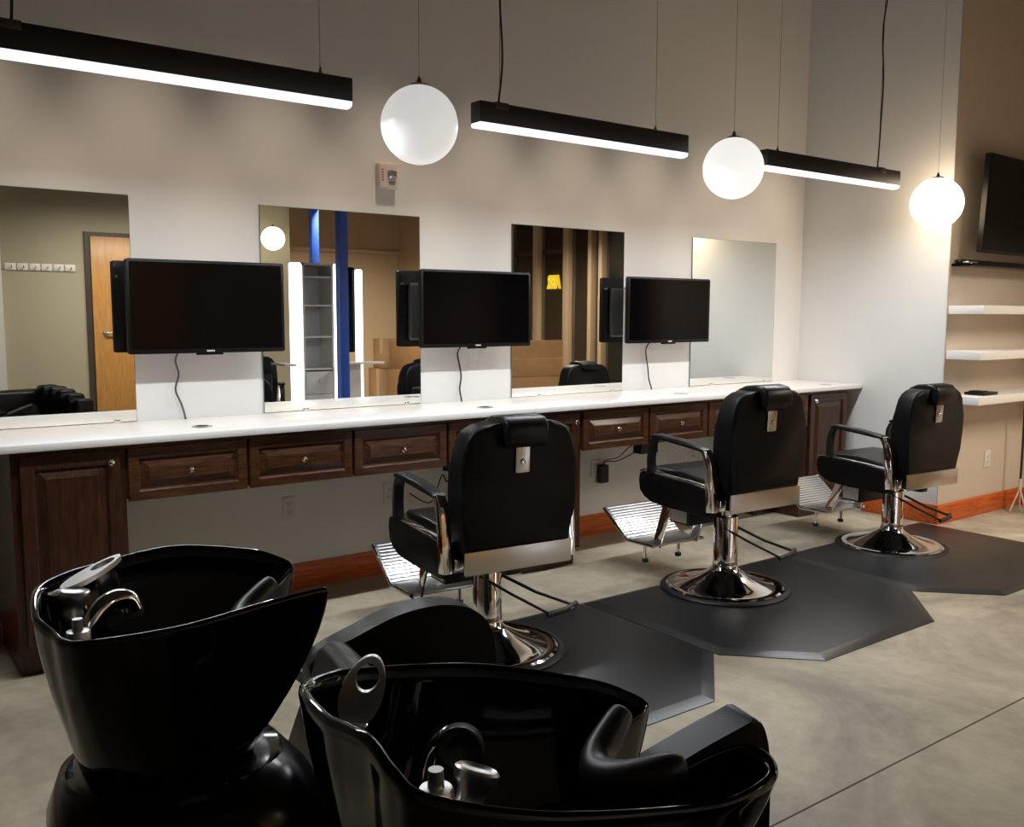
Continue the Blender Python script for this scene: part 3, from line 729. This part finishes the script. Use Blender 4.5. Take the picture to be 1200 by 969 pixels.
carton(5.42, -2.75, .802, .55, .42, .17, 'open cardboard box on top, seen in the window mirror', math.radians(12), True)
# black salon chair and cluttered trolley in the second mirror
t = thing('utility_trolley', 'dark trolley with bottles near the boxes, seen in the second mirror', 'trolley', (5.22, -4.05, 0))
for x in (-.16, .16):
    for y in (-.2, .2): G().box(x - .01, x + .01, y - .01, y + .01, 0, 1.06).done('post', M['steel'], t, smooth=False)
for z in (.2, .5, .78, 1.04): G().box(-.17, .17, -.21, .21, z, z + .015).done('tray', M['rubber'], t, smooth=False)
for i in range(8):
    x = 5.12 + .065 * (i % 4); y = -3.93 - .12 * (i // 4); z = (.516, .796)[i % 2]
    b = G().lathe([(.022, 0), (.024, .01), (.024, .11), (.010, .135), (.010, .155), (.004, .156)], 16, Matrix.Translation((x, y, z))).done('product_bottle', M[('plate', 'blue_plastic', 'tape', 'alarm_red')[i % 4]])
    tag(b, 'small %s bottle on the dark trolley, seen only in the second mirror' % ('white', 'blue', 'tan', 'red')[i % 4], 'bottle', '%s bottles on the dark trolley' % ('white', 'blue', 'tan', 'red')[i % 4])
# yellow lit sign outside
cu = bpy.data.curves.new('sign_text', 'FONT'); cu.body = 'ABR'; cu.size = .36; cu.extrude = .02; cu.offset = .012; cu.space_character = .95
tmp = bpy.data.objects.new('tmp', cu); COL.objects.link(tmp)
bpy.context.view_layer.update()
me = bpy.data.meshes.new_from_object(tmp.evaluated_get(bpy.context.evaluated_depsgraph_get()))
bpy.data.objects.remove(tmp)
me.materials.clear(); me.materials.append(emis('yellow_sign_glow', (1., .62, .03), 1.1))
sg = bpy.data.objects.new('lit_sign', me); COL.objects.link(sg)
sg.matrix_world = Matrix(((0, 0, -1, 11.6), (-.60, 0, 0, -9.75), (0, 1, 0, 1.89), (0, 0, 0, 1)))
tag(sg, 'small yellow lit letter sign outside, seen in the window mirror', 'sign')
G().box(11.63, 11.99, -10.35, -9.6, 1.80, 2.25).done('sign_board', M['asphalt'], smooth=False)
tag(bpy.data.objects['sign_board'], 'dark board behind the yellow lit letters outside', 'sign board')

# ------------------------------------------------------------------ lights
def area(name, loc, rot, sx, sy, e, col, spread=180):
    L = bpy.data.lights.new(name, 'AREA'); L.shape = 'RECTANGLE'; L.size = sx; L.size_y = sy; L.energy = e; L.color = col; L.spread = math.radians(spread)
    o = bpy.data.objects.new(name, L); COL.objects.link(o); o.location = loc; o.rotation_euler = rot; return o
area('unseen_room_light', (2.6, -4.9, 2.55), (math.radians(-30), 0, 0), 1.6, .3, 22, (1, .92, .80), 115)  # added out of view, brightens the olive wall behind the camera
area('unseen_room_light', (5.6, -5.9, 2.55), (math.radians(-25), 0, 0), 1.6, .3, 56, (1, .90, .76), 120)  # added out of view, brightens the brown walls the mirrors show
area('unseen_room_light', (6.05, -3.2, 2.45), (0, 0, 0), .3, 1.2, 66, (1, .89, .76), 150)  # unseen warm light for the beige alcove, no fixture modelled
for i in range(10):                                   # unseen spots added to brighten the mirror wall, no fixtures modelled
    x = -.1 + i * .62
    L = bpy.data.lights.new('wall_fill_spot', 'SPOT'); L.energy = SPOT_E; L.color = (1, .79, .60); L.spot_size = math.radians(32); L.spot_blend = 1.; L.shadow_soft_size = .07
    o = bpy.data.objects.new('wall_fill_spot', L); COL.objects.link(o); o.location = (x, -.88, 3.75)
    o.rotation_euler = (Vector((x, 0, 1.46)) - o.location).to_track_quat('-Z', 'Y').to_euler()
W = bpy.data.worlds.new('world'); S.world = W; W.use_nodes = True
W.node_tree.nodes['Background'].inputs[0].default_value = (.05, .06, .09, 1)
W.node_tree.nodes['Background'].inputs[1].default_value = .1
vs = S.view_settings; vs.view_transform = 'Standard'; vs.look = 'None'; vs.exposure = 0; vs.gamma = 1; vs.use_curve_mapping = False
